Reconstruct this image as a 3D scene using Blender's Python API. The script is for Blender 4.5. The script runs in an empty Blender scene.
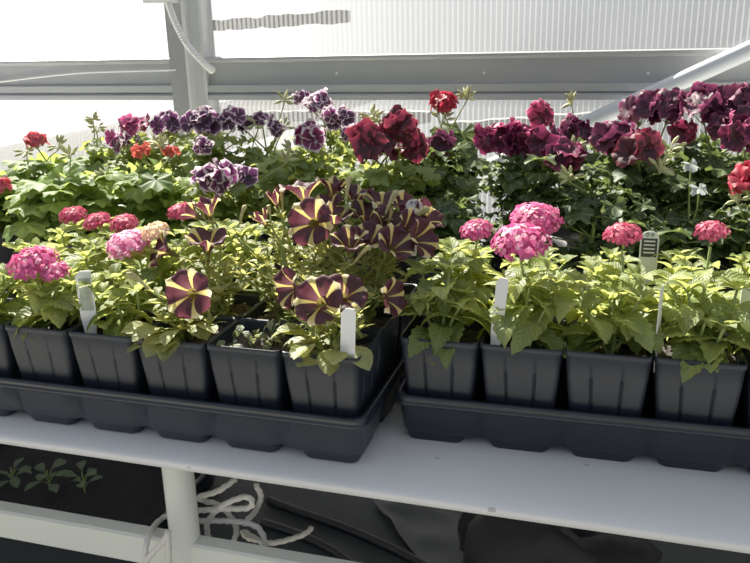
import bpy, math, random
import numpy as np
from mathutils import Vector, Matrix, noise

C = bpy.context.scene.collection
PI = math.pi
V = Vector

# ------------------------------------------------------------------ camera
F, YAW, PIT, ROLL = 791.6, .2979, .3007, -.0239
CAM = V((.6014, -.7223, .4473))
fw = V((-math.sin(YAW)*math.cos(PIT), math.cos(YAW)*math.cos(PIT), -math.sin(PIT)))
rt0 = V((math.cos(YAW), math.sin(YAW), 0)); up0 = rt0.cross(fw)
rt = rt0*math.cos(ROLL)+up0*math.sin(ROLL); up = rt.cross(fw)
cd = bpy.data.cameras.new('camera'); cam = bpy.data.objects.new('camera', cd); C.objects.link(cam)
cd.sensor_fit = 'HORIZONTAL'; cd.sensor_width = 36; cd.lens = 36*F/750; cd.clip_start = .02
cam.matrix_world = Matrix(((rt.x, up.x, -fw.x, CAM.x), (rt.y, up.y, -fw.y, CAM.y), (rt.z, up.z, -fw.z, CAM.z), (0, 0, 0, 1)))
bpy.context.scene.camera = cam

def at(u, v, Y):
    d = fw+rt*((u-375)/F)-up*((v-281.5)/F)
    return CAM+d*((Y-CAM.y)/d.y)
def at_z(u, v, Z):
    d = fw+rt*((u-375)/F)-up*((v-281.5)/F)
    return CAM+d*((Z-CAM.z)/d.z)

# ------------------------------------------------------------------ mesh builder
class MB:
    def __init__(s): s.v = []; s.f = []; s.uv = []; s.r = []; s.m = []
    def add(s, vs, fs, uvs=None, r=.5, m=0):
        b = len(s.v)
        s.v.extend(vs)
        s.uv.extend(uvs if uvs is not None else [(0, 0)]*len(vs))
        s.r.extend([r]*len(vs))
        s.f.extend([tuple(i+b for i in f) for f in fs]); s.m.extend([m]*len(fs))
    def grid(s, rows, uvs=None, r=.5, m=0, wrap=False):
        n = len(rows[0]); vs = [p for row in rows for p in row]; fs = []
        for i in range(len(rows)-1):
            for j in range(n if wrap else n-1):
                k = (j+1) % n
                fs.append((i*n+j, i*n+k, (i+1)*n+k, (i+1)*n+j))
        s.add(vs, fs, [q for row in uvs for q in row] if uvs else None, r, m)
    def cap(s, loop, r=.5, m=0, flip=False):
        n = len(loop); f = tuple(range(n))
        s.add(list(loop), [f[::-1] if flip else f], None, r, m)
    def box(s, a, b, m=0):
        x0, y0, z0 = a; x1, y1, z1 = b
        vs = [V(p) for p in ((x0,y0,z0),(x1,y0,z0),(x1,y1,z0),(x0,y1,z0),(x0,y0,z1),(x1,y0,z1),(x1,y1,z1),(x0,y1,z1))]
        s.add(vs, [(3,2,1,0),(4,5,6,7),(0,1,5,4),(1,2,6,5),(2,3,7,6),(3,0,4,7)], None, .5, m)
    def tube(s, pts, rad, n=8, r=.5, m=0, caps=True, lobes=0, twist=0, lobe_amp=0):
        pts = [V(p) for p in pts]; rows = []; L = 0
        t = (pts[1]-pts[0]).normalized()
        a = V((0, 0, 1)) if abs(t.z) < .9 else V((1, 0, 0))
        nx = t.cross(a).normalized()
        for i, p in enumerate(pts):
            t2 = ((pts[min(i+1, len(pts)-1)]-pts[max(i-1, 0)])).normalized()
            nx = (nx-t2*nx.dot(t2)).normalized(); ny = t2.cross(nx)
            if i: L += (p-pts[i-1]).length
            rr = rad(i/(len(pts)-1)) if callable(rad) else rad
            row = []
            for j in range(n):
                q = 2*PI*j/n
                k = rr*(1+lobe_amp*math.cos(lobes*q+twist*L)) if lobes else rr
                row.append(p+nx*math.cos(q)*k+ny*math.sin(q)*k)
            rows.append(row)
        s.grid(rows, [[(j/n, i/len(rows)) for j in range(n)] for i in range(len(rows))], r, m, wrap=True)
        if caps: s.cap(rows[0], r, m, True); s.cap(rows[-1], r, m)
    def build(s, name, mats, parent=None, smooth=True, loc=None):
        me = bpy.data.meshes.new(name)
        me.from_pydata([tuple(p) for p in s.v], [], s.f)
        for mt in (mats if isinstance(mats, (list, tuple)) else [mats]): me.materials.append(mt)
        me.polygons.foreach_set('material_index', s.m)
        me.polygons.foreach_set('use_smooth', [smooth]*len(s.f))
        vi = np.zeros(len(me.loops), dtype=np.int32); me.loops.foreach_get('vertex_index', vi)
        uvl = me.uv_layers.new(name='UVMap')
        uvl.data.foreach_set('uv', np.array(s.uv, dtype=np.float32)[vi].ravel())
        at_ = me.attributes.new('rnd', 'FLOAT', 'POINT'); at_.data.foreach_set('value', np.array(s.r, dtype=np.float32))
        me.update()
        o = bpy.data.objects.new(name, me); C.objects.link(o)
        if parent: o.parent = parent
        if loc is not None: o.location = loc
        return o

def tag(o, label=None, cat=None, group=None, kind=None):
    if label: o['label'] = label
    if cat: o['category'] = cat
    if group: o['group'] = group
    if kind: o['kind'] = kind
    return o
def thing(name, label, cat, loc=(0, 0, 0), rz=0, group=None):
    o = bpy.data.objects.new(name, None); C.objects.link(o); o.empty_display_size = .02
    o.location = loc; o.rotation_euler = (0, 0, rz)
    return tag(o, label, cat, group)

# ------------------------------------------------------------------ materials
def mat(name):
    m = bpy.data.materials.new(name); m.use_nodes = True; nt = m.node_tree; nt.nodes.clear()
    out = nt.nodes.new('ShaderNodeOutputMaterial')
    return m, nt, out
def N(nt, t, **kw):
    n = nt.nodes.new(t)
    for k, v in kw.items():
        if k.startswith('i_'):
            key = k[2:]; n.inputs[int(key) if key.isdigit() else key.replace('_', ' ')].default_value = v
        else: setattr(n, k, v)
    return n
def L(nt, a, b): nt.links.new(a, b)
def MATH(nt, op, a, b=None, clamp=False):
    n = N(nt, 'ShaderNodeMath', operation=op, use_clamp=clamp)
    for i, x in enumerate((a, b)):
        if x is None: continue
        if isinstance(x, (int, float)): n.inputs[i].default_value = x
        else: L(nt, x, n.inputs[i])
    return n.outputs[0]
def MIX(nt, fac, a, b, blend='MIX'):
    n = N(nt, 'ShaderNodeMix', data_type='RGBA', blend_type=blend)
    for x, i in ((fac, 0), (a, 6), (b, 7)):
        if isinstance(x, (int, float)): n.inputs[i].default_value = x
        elif isinstance(x, tuple): n.inputs[i].default_value = (*x, 1) if len(x) == 3 else x
        else: L(nt, x, n.inputs[i])
    return n.outputs[2]
def RAMP(nt, fac, stops):
    n = N(nt, 'ShaderNodeValToRGB'); e = n.color_ramp.elements
    while len(e) < len(stops): e.new(.5)
    for el, (p, c) in zip(e, stops): el.position = p; el.color = (*c, 1)
    L(nt, fac, n.inputs[0]); return n.outputs[0]
def uvxy(nt):
    u = N(nt, 'ShaderNodeUVMap', uv_map='UVMap'); sp = N(nt, 'ShaderNodeSeparateXYZ'); L(nt, u.outputs[0], sp.inputs[0])
    return sp.outputs[0], sp.outputs[1]
def rnd(nt): return N(nt, 'ShaderNodeAttribute', attribute_name='rnd').outputs['Fac']
def objnoise(nt, scale, detail=3, rough=.55):
    tc = N(nt, 'ShaderNodeTexCoord'); n = N(nt, 'ShaderNodeTexNoise', i_Scale=scale, i_Detail=detail, i_Roughness=rough)
    L(nt, tc.outputs['Object'], n.inputs['Vector']); return n.outputs['Fac']
def plain(name, col, rough=.5, spec=.5, var=0, scale=20, bump=0, bscale=200, metallic=0):
    m, nt, out = mat(name)
    b = N(nt, 'ShaderNodeBsdfPrincipled'); b.inputs['Roughness'].default_value = rough
    b.inputs['Specular IOR Level'].default_value = spec; b.inputs['Metallic'].default_value = metallic
    if var:
        f = objnoise(nt, scale)
        L(nt, MIX(nt, f, tuple(c*(1-var) for c in col), tuple(min(1, c*(1+var)) for c in col)), b.inputs['Base Color'])
    else: b.inputs['Base Color'].default_value = (*col, 1)
    if bump:
        bn = N(nt, 'ShaderNodeBump', i_Strength=bump, i_Distance=.002); L(nt, objnoise(nt, bscale), bn.inputs['Height']); L(nt, bn.outputs[0], b.inputs['Normal'])
    L(nt, b.outputs[0], out.inputs[0]); return m
def thin(nt, out, col, trans=.45, tcol=None, gloss=.04, rough=.4, bump=None):
    """leaf / petal: diffuse + translucent + a little gloss"""
    d = N(nt, 'ShaderNodeBsdfDiffuse'); t = N(nt, 'ShaderNodeBsdfTranslucent'); g = N(nt, 'ShaderNodeBsdfGlossy', i_Roughness=rough)
    L(nt, col, d.inputs[0]); L(nt, tcol if tcol is not None else col, t.inputs[0])
    mx = N(nt, 'ShaderNodeMixShader', i_0=trans); L(nt, d.outputs[0], mx.inputs[1]); L(nt, t.outputs[0], mx.inputs[2])
    m2 = N(nt, 'ShaderNodeMixShader', i_0=gloss); L(nt, mx.outputs[0], m2.inputs[1]); L(nt, g.outputs[0], m2.inputs[2])
    if bump is not None:
        bn = N(nt, 'ShaderNodeBump', i_Strength=.5, i_Distance=.001); L(nt, bump, bn.inputs['Height'])
        for q in (d, t, g): L(nt, bn.outputs[0], q.inputs['Normal'])
    L(nt, m2.outputs[0], out.inputs[0])

def leaf_mat(name, dark, light, glow, vein, nv=8, trans=.45, veinamt=.5, gloss=.05):
    m, nt, out = mat(name)
    u, v = uvxy(nt); r = rnd(nt)
    base = MIX(nt, r, dark, light)
    au = MATH(nt, 'ABSOLUTE', MATH(nt, 'SUBTRACT', u, .5))
    ph = MATH(nt, 'SUBTRACT', MATH(nt, 'MULTIPLY', v, nv), MATH(nt, 'MULTIPLY', au, nv*.55))
    sv = MATH(nt, 'POWER', MATH(nt, 'ABSOLUTE', MATH(nt, 'SINE', MATH(nt, 'MULTIPLY', ph, PI))), 6)
    side = MATH(nt, 'SUBTRACT', 1, MATH(nt, 'POWER', MATH(nt, 'ABSOLUTE', MATH(nt, 'SINE', MATH(nt, 'MULTIPLY', ph, PI))), .5))
    mid = MATH(nt, 'LESS_THAN', au, .045)
    f = MATH(nt, 'MULTIPLY', MATH(nt, 'MAXIMUM', side, mid), veinamt)
    col = MIX(nt, f, base, vein)
    tc = MIX(nt, 1.0, MIX(nt, f, glow, vein), MIX(nt, r, (.7, .7, .7), (1, 1, 1)), 'MULTIPLY')
    thin(nt, out, col, trans, tc, gloss, .45, sv)
    return m
def zonal_mat(name, dark, light, glow, zone):
    m, nt, out = mat(name)
    u, v = uvxy(nt); r = rnd(nt)
    base = MIX(nt, r, dark, light)
    ring = MATH(nt, 'SUBTRACT', 1, MATH(nt, 'MULTIPLY', MATH(nt, 'ABSOLUTE', MATH(nt, 'SUBTRACT', v, .62)), 6), True)
    col = MIX(nt, MATH(nt, 'MULTIPLY', ring, zone), base, (.05, .06, .02))
    vein = MATH(nt, 'POWER', MATH(nt, 'ABSOLUTE', MATH(nt, 'COSINE', MATH(nt, 'MULTIPLY', u, PI*7))), 30)
    col = MIX(nt, MATH(nt, 'MULTIPLY', vein, .5), col, (.28, .36, .13))
    tc = MIX(nt, MATH(nt, 'MULTIPLY', vein, .4), glow, (.5, .55, .2))
    thin(nt, out, col, .42, tc, .025, .5)
    return m
def petal_mat(name, core, body, edge, epos=.8, trans=.35, noise_amt=.0, ew=.08):
    """geranium petal: v runs from throat to rim, u across; blotch in the middle, pale rim"""
    m, nt, out = mat(name)
    u, v = uvxy(nt); r = rnd(nt)
    au = MATH(nt, 'MULTIPLY', MATH(nt, 'ABSOLUTE', MATH(nt, 'SUBTRACT', u, .5)), 2)
    d = MATH(nt, 'MAXIMUM', v, MATH(nt, 'MULTIPLY', au, .97))
    nz = MATH(nt, 'MULTIPLY', MATH(nt, 'SUBTRACT', objnoise(nt, 90, 2), .5), .25)
    d = MATH(nt, 'ADD', d, nz)
    b1 = MATH(nt, 'MULTIPLY', MATH(nt, 'SUBTRACT', d, epos-.35), 2.2, True)
    col = MIX(nt, b1, core, body)
    e1 = MATH(nt, 'DIVIDE', MATH(nt, 'SUBTRACT', d, epos), ew, True)
    e1 = MATH(nt, 'MINIMUM', MATH(nt, 'MAXIMUM', e1, 0), 1)
    col = MIX(nt, e1, col, edge)
    col = MIX(nt, 1.0, col, MIX(nt, r, (.65, .65, .65), (1.15, 1.1, 1.12)), 'MULTIPLY')
    thin(nt, out, col, trans, None, .03, .5)
    return m

M = {}
M['lantana_leaf'] = leaf_mat('lantana_leaf', (.085, .14, .018), (.25, .31, .08), (.62, .67, .15), (.46, .50, .20), 8, .5, .5, .03)
M['petunia_leaf'] = leaf_mat('petunia_leaf', (.13, .16, .04), (.30, .33, .11), (.66, .64, .15), (.42, .43, .2), 5, .48, .35, .03)
M['weed_leaf'] = leaf_mat('weed_leaf', (.10, .13, .06), (.2, .22, .09), (.34, .36, .12), (.3, .3, .15), 5, .35, .3)
M['seedling_leaf'] = leaf_mat('seedling_leaf', (.10, .15, .08), (.18, .24, .14), (.2, .3, .1), (.28, .34, .22), 4, .2, .5)
M['zonal_leaf'] = zonal_mat('zonal_leaf', (.06, .12, .025), (.15, .23, .06), (.44, .55, .11), .15)
M['regal_leaf'] = zonal_mat('regal_leaf', (.075, .12, .028), (.17, .23, .065), (.48, .52, .10), 0)
M['shaded_leaf'] = zonal_mat('shaded_leaf', (.022, .045, .014), (.065, .10, .032), (.10, .14, .03), 0)  # geranium leaf with the shade at the back of the bench put into its colour
M['silver_leaf'] = zonal_mat('silver_leaf', (.45, .50, .48), (.62, .66, .64), (.4, .45, .4), 0)
M['stem'] = plain('stem', (.24, .30, .09), .6, .3, .25, 60)
M['calyx'] = plain('calyx', (.30, .36, .10), .6, .3, .2, 60)
M['bud'] = plain('bud', (.42, .43, .20), .6, .3, .3, 90)
M['regal_purple'] = petal_mat('regal_purple', (.06, .01, .05), (.25, .06, .19), (.88, .74, .82), .77, ew=.06)
M['regal_dusk'] = petal_mat('regal_dusk', (.04, .01, .04), (.14, .035, .13), (.76, .60, .72), .80, ew=.06)
M['regal_magenta'] = petal_mat('regal_magenta', (.15, .012, .07), (.32, .04, .16), (.95, .80, .86), .76, ew=.05)
M['regal_pink'] = petal_mat('regal_pink', (.15, .02, .08), (.66, .10, .26), (.85, .42, .55), .86)
M['regal_maroon'] = petal_mat('regal_maroon', (.055, .006, .016), (.30, .032, .062), (.46, .09, .13), .95)
M['regal_wine'] = petal_mat('regal_wine', (.06, .007, .028), (.29, .028, .095), (.62, .12, .26), .90)
M['regal_plum'] = petal_mat('regal_plum', (.055, .01, .032), (.21, .036, .095), (.42, .12, .22), .92)
M['regal_rose'] = petal_mat('regal_rose', (.10, .01, .03), (.52, .045, .15), (.80, .30, .42), .9)
M['zonal_red'] = petal_mat('zonal_red', (.34, .012, .03), (.52, .025, .06), (.62, .08, .12), .93)
M['zonal_salmon'] = petal_mat('zonal_salmon', (.62, .08, .11), (.74, .13, .18), (.82, .30, .32), .92)
M['zonal_coral'] = petal_mat('zonal_coral', (.60, .08, .06), (.75, .16, .11), (.82, .35, .28), .92)

# lantana florets: rnd 0 = outer deep pink, 1 = pale
def floret_mat(name, stops):
    m, nt, out = mat(name)
    thin(nt, out, RAMP(nt, rnd(nt), stops), .35, None, .03, .5); return m
M['lantana_pink'] = floret_mat('lantana_pink', [(0, (.50, .055, .20)), (.55, (.70, .12, .32)), (.85, (.86, .34, .50)), (1, (.95, .72, .70))])
M['lantana_rose'] = floret_mat('lantana_rose', [(0, (.42, .04, .10)), (.6, (.60, .08, .17)), (1, (.78, .28, .32))])
M['lantana_light'] = floret_mat('lantana_light', [(0, (.72, .16, .38)), (.5, (.86, .36, .54)), (1, (.96, .82, .84))])
M['lantana_cream'] = floret_mat('lantana_cream', [(0, (.80, .45, .35)), (.5, (.88, .68, .42)), (1, (.95, .86, .60))])

# petunia: dark maroon with a yellow star
def petunia_mat(name, pale):
    m, nt, out = mat(name)
    u, v = uvxy(nt)
    fr = MATH(nt, 'ABSOLUTE', MATH(nt, 'SUBTRACT', MATH(nt, 'FRACT', MATH(nt, 'ADD', MATH(nt, 'MULTIPLY', u, 5), .5)), .5))
    vv = MATH(nt, 'SUBTRACT', v, .5)
    w = MATH(nt, 'ADD', .105, MATH(nt, 'MULTIPLY', MATH(nt, 'POWER', MATH(nt, 'MAXIMUM', vv, 0), 1.6), .24))
    nz = MATH(nt, 'MULTIPLY', MATH(nt, 'SUBTRACT', objnoise(nt, 120, 2), .5), .06)
    w = MATH(nt, 'ADD', w, nz)
    st = MATH(nt, 'DIVIDE', MATH(nt, 'SUBTRACT', w, fr), .03)
    st = MATH(nt, 'MINIMUM', MATH(nt, 'MAXIMUM', st, 0), 1)
    throat = MATH(nt, 'LESS_THAN', v, .30)
    yel = RAMP(nt, v, [(.3, (.62, .46, .08)), (.75, (.80, .62, .20)), (.97, pale)])
    mar = RAMP(nt, v, [(.3, (.13, .05, .06)), (.65, (.055, .010, .018)), (1, (.10, .022, .035))])
    col = MIX(nt, st, mar, yel)
    col = MIX(nt, throat, col, (.16, .12, .03))
    thin(nt, out, col, .45, None, .03, .5); return m
M['petunia'] = petunia_mat('petunia', (.90, .80, .52))
M['petunia_bud'] = plain('petunia_bud', (.42, .38, .16), .6, .3, .35, 120)

M['pot'] = plain('black_pot_plastic', (.014, .018, .026), .45, .35, .2, 30, .15, 300)
M['tray'] = plain('black_tray_plastic', (.012, .015, .022), .33, .4, .2, 20)
M['round_pot'] = plain('black_round_pot', (.022, .022, .025), .45, .5, .2, 30)
M['tag_white'] = plain('tag_plastic', (.86, .86, .84), .4, .5)
M['tag_dark'] = plain('tag_print_dark', (.05, .05, .055), .5, .4)
M['tag_picture'] = plain('tag_print_picture', (.38, .42, .34), .5, .4, .7, 120)
# potting soil with white perlite
m, nt, out = mat('potting_soil')
b = N(nt, 'ShaderNodeBsdfPrincipled'); b.inputs['Roughness'].default_value = .9
tc = N(nt, 'ShaderNodeTexCoord'); vo = N(nt, 'ShaderNodeTexVoronoi', i_Scale=160); L(nt, tc.outputs['Object'], vo.inputs['Vector'])
nz = objnoise(nt, 140, 4)
c0 = MIX(nt, nz, (.012, .009, .007), (.06, .045, .03))
sp = N(nt, 'ShaderNodeSeparateColor'); L(nt, vo.outputs['Color'], sp.inputs[0])
pk = MATH(nt, 'MULTIPLY', MATH(nt, 'GREATER_THAN', sp.outputs[0], .955), MATH(nt, 'LESS_THAN', vo.outputs['Distance'], .45))
L(nt, MIX(nt, pk, c0, (.5, .47, .42)), b.inputs['Base Color'])
bn = N(nt, 'ShaderNodeBump', i_Strength=1, i_Distance=.004); L(nt, nz, bn.inputs['Height']); L(nt, bn.outputs[0], b.inputs['Normal'])
L(nt, b.outputs[0], out.inputs[0]); M['soil'] = m
# white bench paint with scuffs
m, nt, out = mat('bench_white')
b = N(nt, 'ShaderNodeBsdfPrincipled'); b.inputs['Roughness'].default_value = .3
n1 = objnoise(nt, 6, 4); n2 = objnoise(nt, 55, 3)
tc = N(nt, 'ShaderNodeTexCoord'); mp = N(nt, 'ShaderNodeMapping'); mp.inputs['Scale'].default_value = (22, 45, 45)
L(nt, tc.outputs['Object'], mp.inputs[0]); vo = N(nt, 'ShaderNodeTexVoronoi', i_Scale=1.0); L(nt, mp.outputs[0], vo.inputs['Vector'])
sp = N(nt, 'ShaderNodeSeparateColor'); L(nt, vo.outputs['Color'], sp.inputs[0])
sc = MATH(nt, 'MULTIPLY', MATH(nt, 'GREATER_THAN', sp.outputs[1], .80), MATH(nt, 'LESS_THAN', MATH(nt, 'ADD', vo.outputs['Distance'], MATH(nt, 'MULTIPLY', n2, .25)), .22))
c0 = MIX(nt, n1, (.66, .66, .65), (.78, .78, .78))
L(nt, MIX(nt, MATH(nt, 'MULTIPLY', sc, .6), c0, (.25, .22, .18)), b.inputs['Base Color']); L(nt, b.outputs[0], out.inputs[0]); M['bench'] = m
M['bench_leg'] = plain('bench_leg_paint', (.62, .64, .57), .45, .5, .08, 8)
M['dark_soil'] = plain('dark_soil', (.022, .022, .026), .9, .2, .5, 60, .5, 120)
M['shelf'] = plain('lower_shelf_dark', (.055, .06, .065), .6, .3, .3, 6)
M['alu'] = plain('grey_aluminium', (.40, .41, .415), .42, .6, .1, 4, metallic=.35)
M['alu_light'] = plain('pale_aluminium', (.62, .63, .62), .4, .6, .08, 6, metallic=.2)
M['alu_dark'] = plain('dark_aluminium', (.29, .295, .30), .5, .5, .1, 5, metallic=.3)
M['pipe'] = plain('pale_pipe', (.60, .63, .66), .4, .5, .06, 10)
M['white_plastic'] = plain('white_plastic', (.80, .80, .79), .35, .5, .04, 20)
M['rope'] = plain('rope_fibre', (.62, .60, .54), .8, .2, .12, 150)
M['hose'] = plain('black_hose', (.018, .018, .02), .4, .5)
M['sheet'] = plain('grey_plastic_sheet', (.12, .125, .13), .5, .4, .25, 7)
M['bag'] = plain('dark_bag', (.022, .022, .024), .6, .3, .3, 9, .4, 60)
M['concrete'] = plain('concrete_floor', (.22, .22, .21), .8, .3, .25, 5, .3, 60)
M['base_wall'] = plain('base_wall', (.10, .105, .11), .8, .3, .15, 6)
M['earth'] = plain('outside_ground', (.016, .019, .022), .9, .2, .15, 3)
M['far_dark'] = plain('outside_dark', (.10, .105, .11), .9, .2, .2, 3)
# twin-wall polycarbonate: clear haze sheet + whitish ribs
m, nt, out = mat('polycarbonate_sheet')
t = N(nt, 'ShaderNodeBsdfTransparent'); t.inputs[0].default_value = (.97, .975, .98, 1)
d = N(nt, 'ShaderNodeBsdfTranslucent'); d.inputs[0].default_value = (.9, .92, .94, 1)
mx = N(nt, 'ShaderNodeMixShader'); L(nt, MATH(nt, 'ADD', .005, MATH(nt, 'MULTIPLY', objnoise(nt, 5, 4), .03)), mx.inputs[0])
g = N(nt, 'ShaderNodeBsdfGlossy', i_Roughness=.15); m2 = N(nt, 'ShaderNodeMixShader', i_0=.02)
L(nt, t.outputs[0], mx.inputs[1]); L(nt, d.outputs[0], mx.inputs[2]); L(nt, mx.outputs[0], m2.inputs[1]); L(nt, g.outputs[0], m2.inputs[2])
L(nt, m2.outputs[0], out.inputs[0]); M['poly'] = m
m, nt, out = mat('polycarbonate_rib')
t = N(nt, 'ShaderNodeBsdfTransparent'); t.inputs[0].default_value = (.9, .9, .9, 1)
d = N(nt, 'ShaderNodeBsdfTranslucent'); d.inputs[0].default_value = (.95, .96, .97, 1); d2 = N(nt, 'ShaderNodeBsdfDiffuse'); d2.inputs[0].default_value = (.9, .9, .92, 1)
a = N(nt, 'ShaderNodeMixShader', i_0=.4); L(nt, d.outputs[0], a.inputs[1]); L(nt, d2.outputs[0], a.inputs[2])
mx = N(nt, 'ShaderNodeMixShader', i_0=.075); L(nt, t.outputs[0], mx.inputs[1]); L(nt, a.outputs[0], mx.inputs[2])
L(nt, mx.outputs[0], out.inputs[0]); M['rib'] = m

# ------------------------------------------------------------------ the setting
W = .95
def struct(o): o['kind'] = 'structure'; return o
b = MB(); b.box((-3.2, -2.6, -.80), (3.2, 3.5, -.75)); struct(b.build('floor', M['concrete'], smooth=False))
b = MB(); b.box((-2.4, W-.02, -.75), (2.4, W+.06, -.12)); struct(b.build('wall_back', M['base_wall'], smooth=False))
RT, RB = .411, .3175      # rail top and bottom
PX0, PX1 = -.375, -.286    # post
def pane(name, x0, x1, z0, z1):
    b = MB()
    for y in (W, W+.012):
        b.grid([[V((x0, y, z0)), V((x1, y, z0))], [V((x0, y, z1)), V((x1, y, z1))]])
    n = int((x1-x0)/.0111)
    for i in range(n):
        x = x0+(i+.5)*(x1-x0)/n
        vs = [V((x-.0008, W+.0005, z0)), V((x+.0008, W+.0005, z0)), V((x+.0008, W+.0115, z0)), V((x-.0008, W+.0115, z0))]
        vs += [p+V((0, 0, z1-z0)) for p in vs]
        b.add(vs, [(0,1,5,4), (1,2,6,5), (2,3,7,6), (3,0,4,7)], None, .5, 1)
    return struct(b.build(name, [M['poly'], M['rib']], smooth=False))
pane('window_1', -2.4, PX0, RT, 1.5); pane('window_2', PX1, 2.4, RT, 1.5)
pane('window_3', -2.4, PX0, -.12, RB); pane('window_4', PX1, 2.4, -.12, RB)
def rail(name, x0, x1):
    H = RT-RB
    prof = [(0, .012), (0, .004), (.004, 0), (.10, 0), (.14, .004), (.15, .010), (.17, .010), (.18, .003), (.34, .003), (.36, .010), (.37, .013), (.86, .013), (.88, .004), (.92, -.002), (.98, -.002), (1, .004), (1, .02)]
    # (fraction of height from the bottom, set back)
    b = MB()
    rows = []
    for x in (x0, x1): rows.append([V((x, W-.030+d, RB+H*f)) for f, d in prof])
    b.grid(rows); 
    for x in (x0, x1):
        b.add([V((x, W-.030+d, RB+H*f)) for f, d in prof]+[V((x, W+.012, RT)), V((x, W+.012, RB))], [tuple(range(len(prof)+2))])
    b.grid([[V((x0, W+.012, RB)), V((x1, W+.012, RB))], [V((x0, W+.012, RT)), V((x1, W+.012, RT))]])
    return struct(b.build(name, M['alu'], smooth=False))
r1 = rail('trim_1', -2.4, PX0+.005); r2 = rail('trim_2', PX1-.005, 2.4)
for u, v in ((337, 73), (484, 73), (648, 73)):
    p = at(u, v, W-.017); s = MB()
    rows = [[p+V((math.cos(q)*r, y, math.sin(q)*r)) for q in [2*PI*k/10 for k in range(10)]] for r, y in ((.0032, .0), (.0030, -.0016), (.0015, -.0025))]
    s.grid(rows, wrap=True); s.cap(rows[-1]); s.build('screw', M['white_plastic'], r2)
# post: a channel with a bright flange
b = MB()
prof = [(PX0, W+.02), (PX0, W-.032), (PX0+.002, W-.034), (PX0+.046, W-.034), (PX0+.048, W-.032), (PX0+.048, W-.044), (PX0+.050, W-.046), (PX0+.055, W-.046), (PX0+.056, W-.044), (PX0+.058, W-.030), (PX1-.012, W-.026), (PX1-.006, W-.032), (PX1, W-.030), (PX1, W+.02)]
rows = [[V((x, y, z)) for x, y in prof] for z in (-.12, 1.5)]
b.grid(rows, m=0)
for f in range(len(b.m)):
    x = prof[f % (len(prof)-1)][0]
    if x >= PX0+.047: b.m[f] = 1
struct(b.build('trim_3', [M['alu_dark'], M['alu_light']], smooth=False))
# outside: a bank of ground and the dark lines of things beyond, seen through the sheet
b = MB(); rows = []
yo = 1.7
e = [at(u, v, yo) for u, v in ((-120, 172), (0, 150), (45, 141), (90, 132), (150, 128), (230, 150))]
rows = [[V((p.x, yo+2, p.z+.03)) for p in e], [p for p in e], [V((p.x, yo-.25, p.z-.20)) for p in e], [V((p.x, yo-.45, -.75)) for p in e]]
b.grid(rows); struct(b.build('ground_bank', M['earth']))
def outside_bar(name, u0, v0, u1, v1, h, Y):
    a, c = at(u0, v0, Y), at(u1, v1, Y); b = MB(); n = 24; rows = []
    for i in range(n+1):
        p = a.lerp(c, i/n); hh = h*(.75+.35*noise.noise(V((i*.6, 1.3, Y))))
        rows.append([p+V((0, 0, -hh)), p+V((0, 0, hh)), p+V((0, .05, hh)), p+V((0, .05, -hh))])
    b.grid(rows, wrap=True); b.cap(rows[0], flip=True); b.cap(rows[-1]); return struct(b.build(name, M['far_dark'], smooth=False))
outside_bar('beam_1', 205, 26, 345, 16, .020, 1.55)
outside_bar('beam_2', 262, 116, 428, 118, .019, 1.55)
outside_bar('beam_3', 440, 128, 700, 112, .017, 1.55)

# ------------------------------------------------------------------ fittings on the wall
b = MB(); pts = []
P0, P1 = at(750, 50, W-.06), at(590, 122, W-.06); d = (P1-P0)
b.tube([P0-d*1.6, P0, P1, P1+d*(P1.z-.012)/(P0.z-P1.z)], .0165, 14)
tag(b.build('brace_pipe', M['pipe']), 'pale diagonal brace pipe crossing the grey rail behind the wine-red geraniums', 'pipe')

t = thing('junction_box', 'small white junction box on the post with its flexible conduit below', 'junction box', at(160, -3, W-.06))
b = MB(); w_ = .034
for k, (s_, z0, z1) in enumerate(((1, -.012, .06), (1.06, .022, .03))):
    b.box((-w_*s_, -.016*s_, z0), (w_*s_, .028, z1))
bb = b.build('box_body', M['white_plastic'], t, smooth=False)
for sx in (-1, 1):
    b = MB(); b.tube([(sx*.026, -.0158, .004), (sx*.026, -.019, .004)], .0035, 8); b.build('cover_screw', M['alu'], bb)

def spline(pts, n=12):
    pts = [V(p) for p in pts]; out = []
    P = [pts[0]*2-pts[1]]+pts+[pts[-1]*2-pts[-2]]
    for i in range(1, len(P)-2):
        for k in range(n):
            s = k/n; a, b_, c, d_ = P[i-1], P[i], P[i+1], P[i+2]
            out.append(.5*((2*b_)+(c-a)*s+(2*a-5*b_+4*c-d_)*s*s+(3*b_-a-3*c+d_)*s**3))
    out.append(pts[-1]); return out
b = MB()
cp = spline([at(u, v, W-yy) for u, v, yy in ((167, -2, .065), (170, 8, .070), (176, 24, .075), (186, 43, .075), (198, 57, .072), (207, 66, .062), (212, 70, .045))], 44)
b.tube(cp, lambda s: .0072*(1+.13*math.sin(s*len(cp)*2*PI/6)), 12)
b.tube([cp[0]+V((0, 0, .012)), cp[0]-V((0, 0, .008))], .009, 12); b.tube([cp[-14], cp[-1]], .0088, 12)
tag(b.build('flexible_conduit', M['white_plastic']), 'white ribbed flexible conduit curving across the grey post', 'conduit')
b = MB()
cp = spline([at(u, v, W-.034) for u, v in ((-60, 90), (0, 82), (40, 77), (75, 73.5), (110, 71.8), (140, 71), (176, 70))], 60)
b.tube(cp, .0017, 9, lobes=3, twist=700, lobe_amp=.35)
tag(b.build('twisted_wire', M['white_plastic']), 'thin white twisted wire strung along the grey rail beside the post', 'wire')

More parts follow.
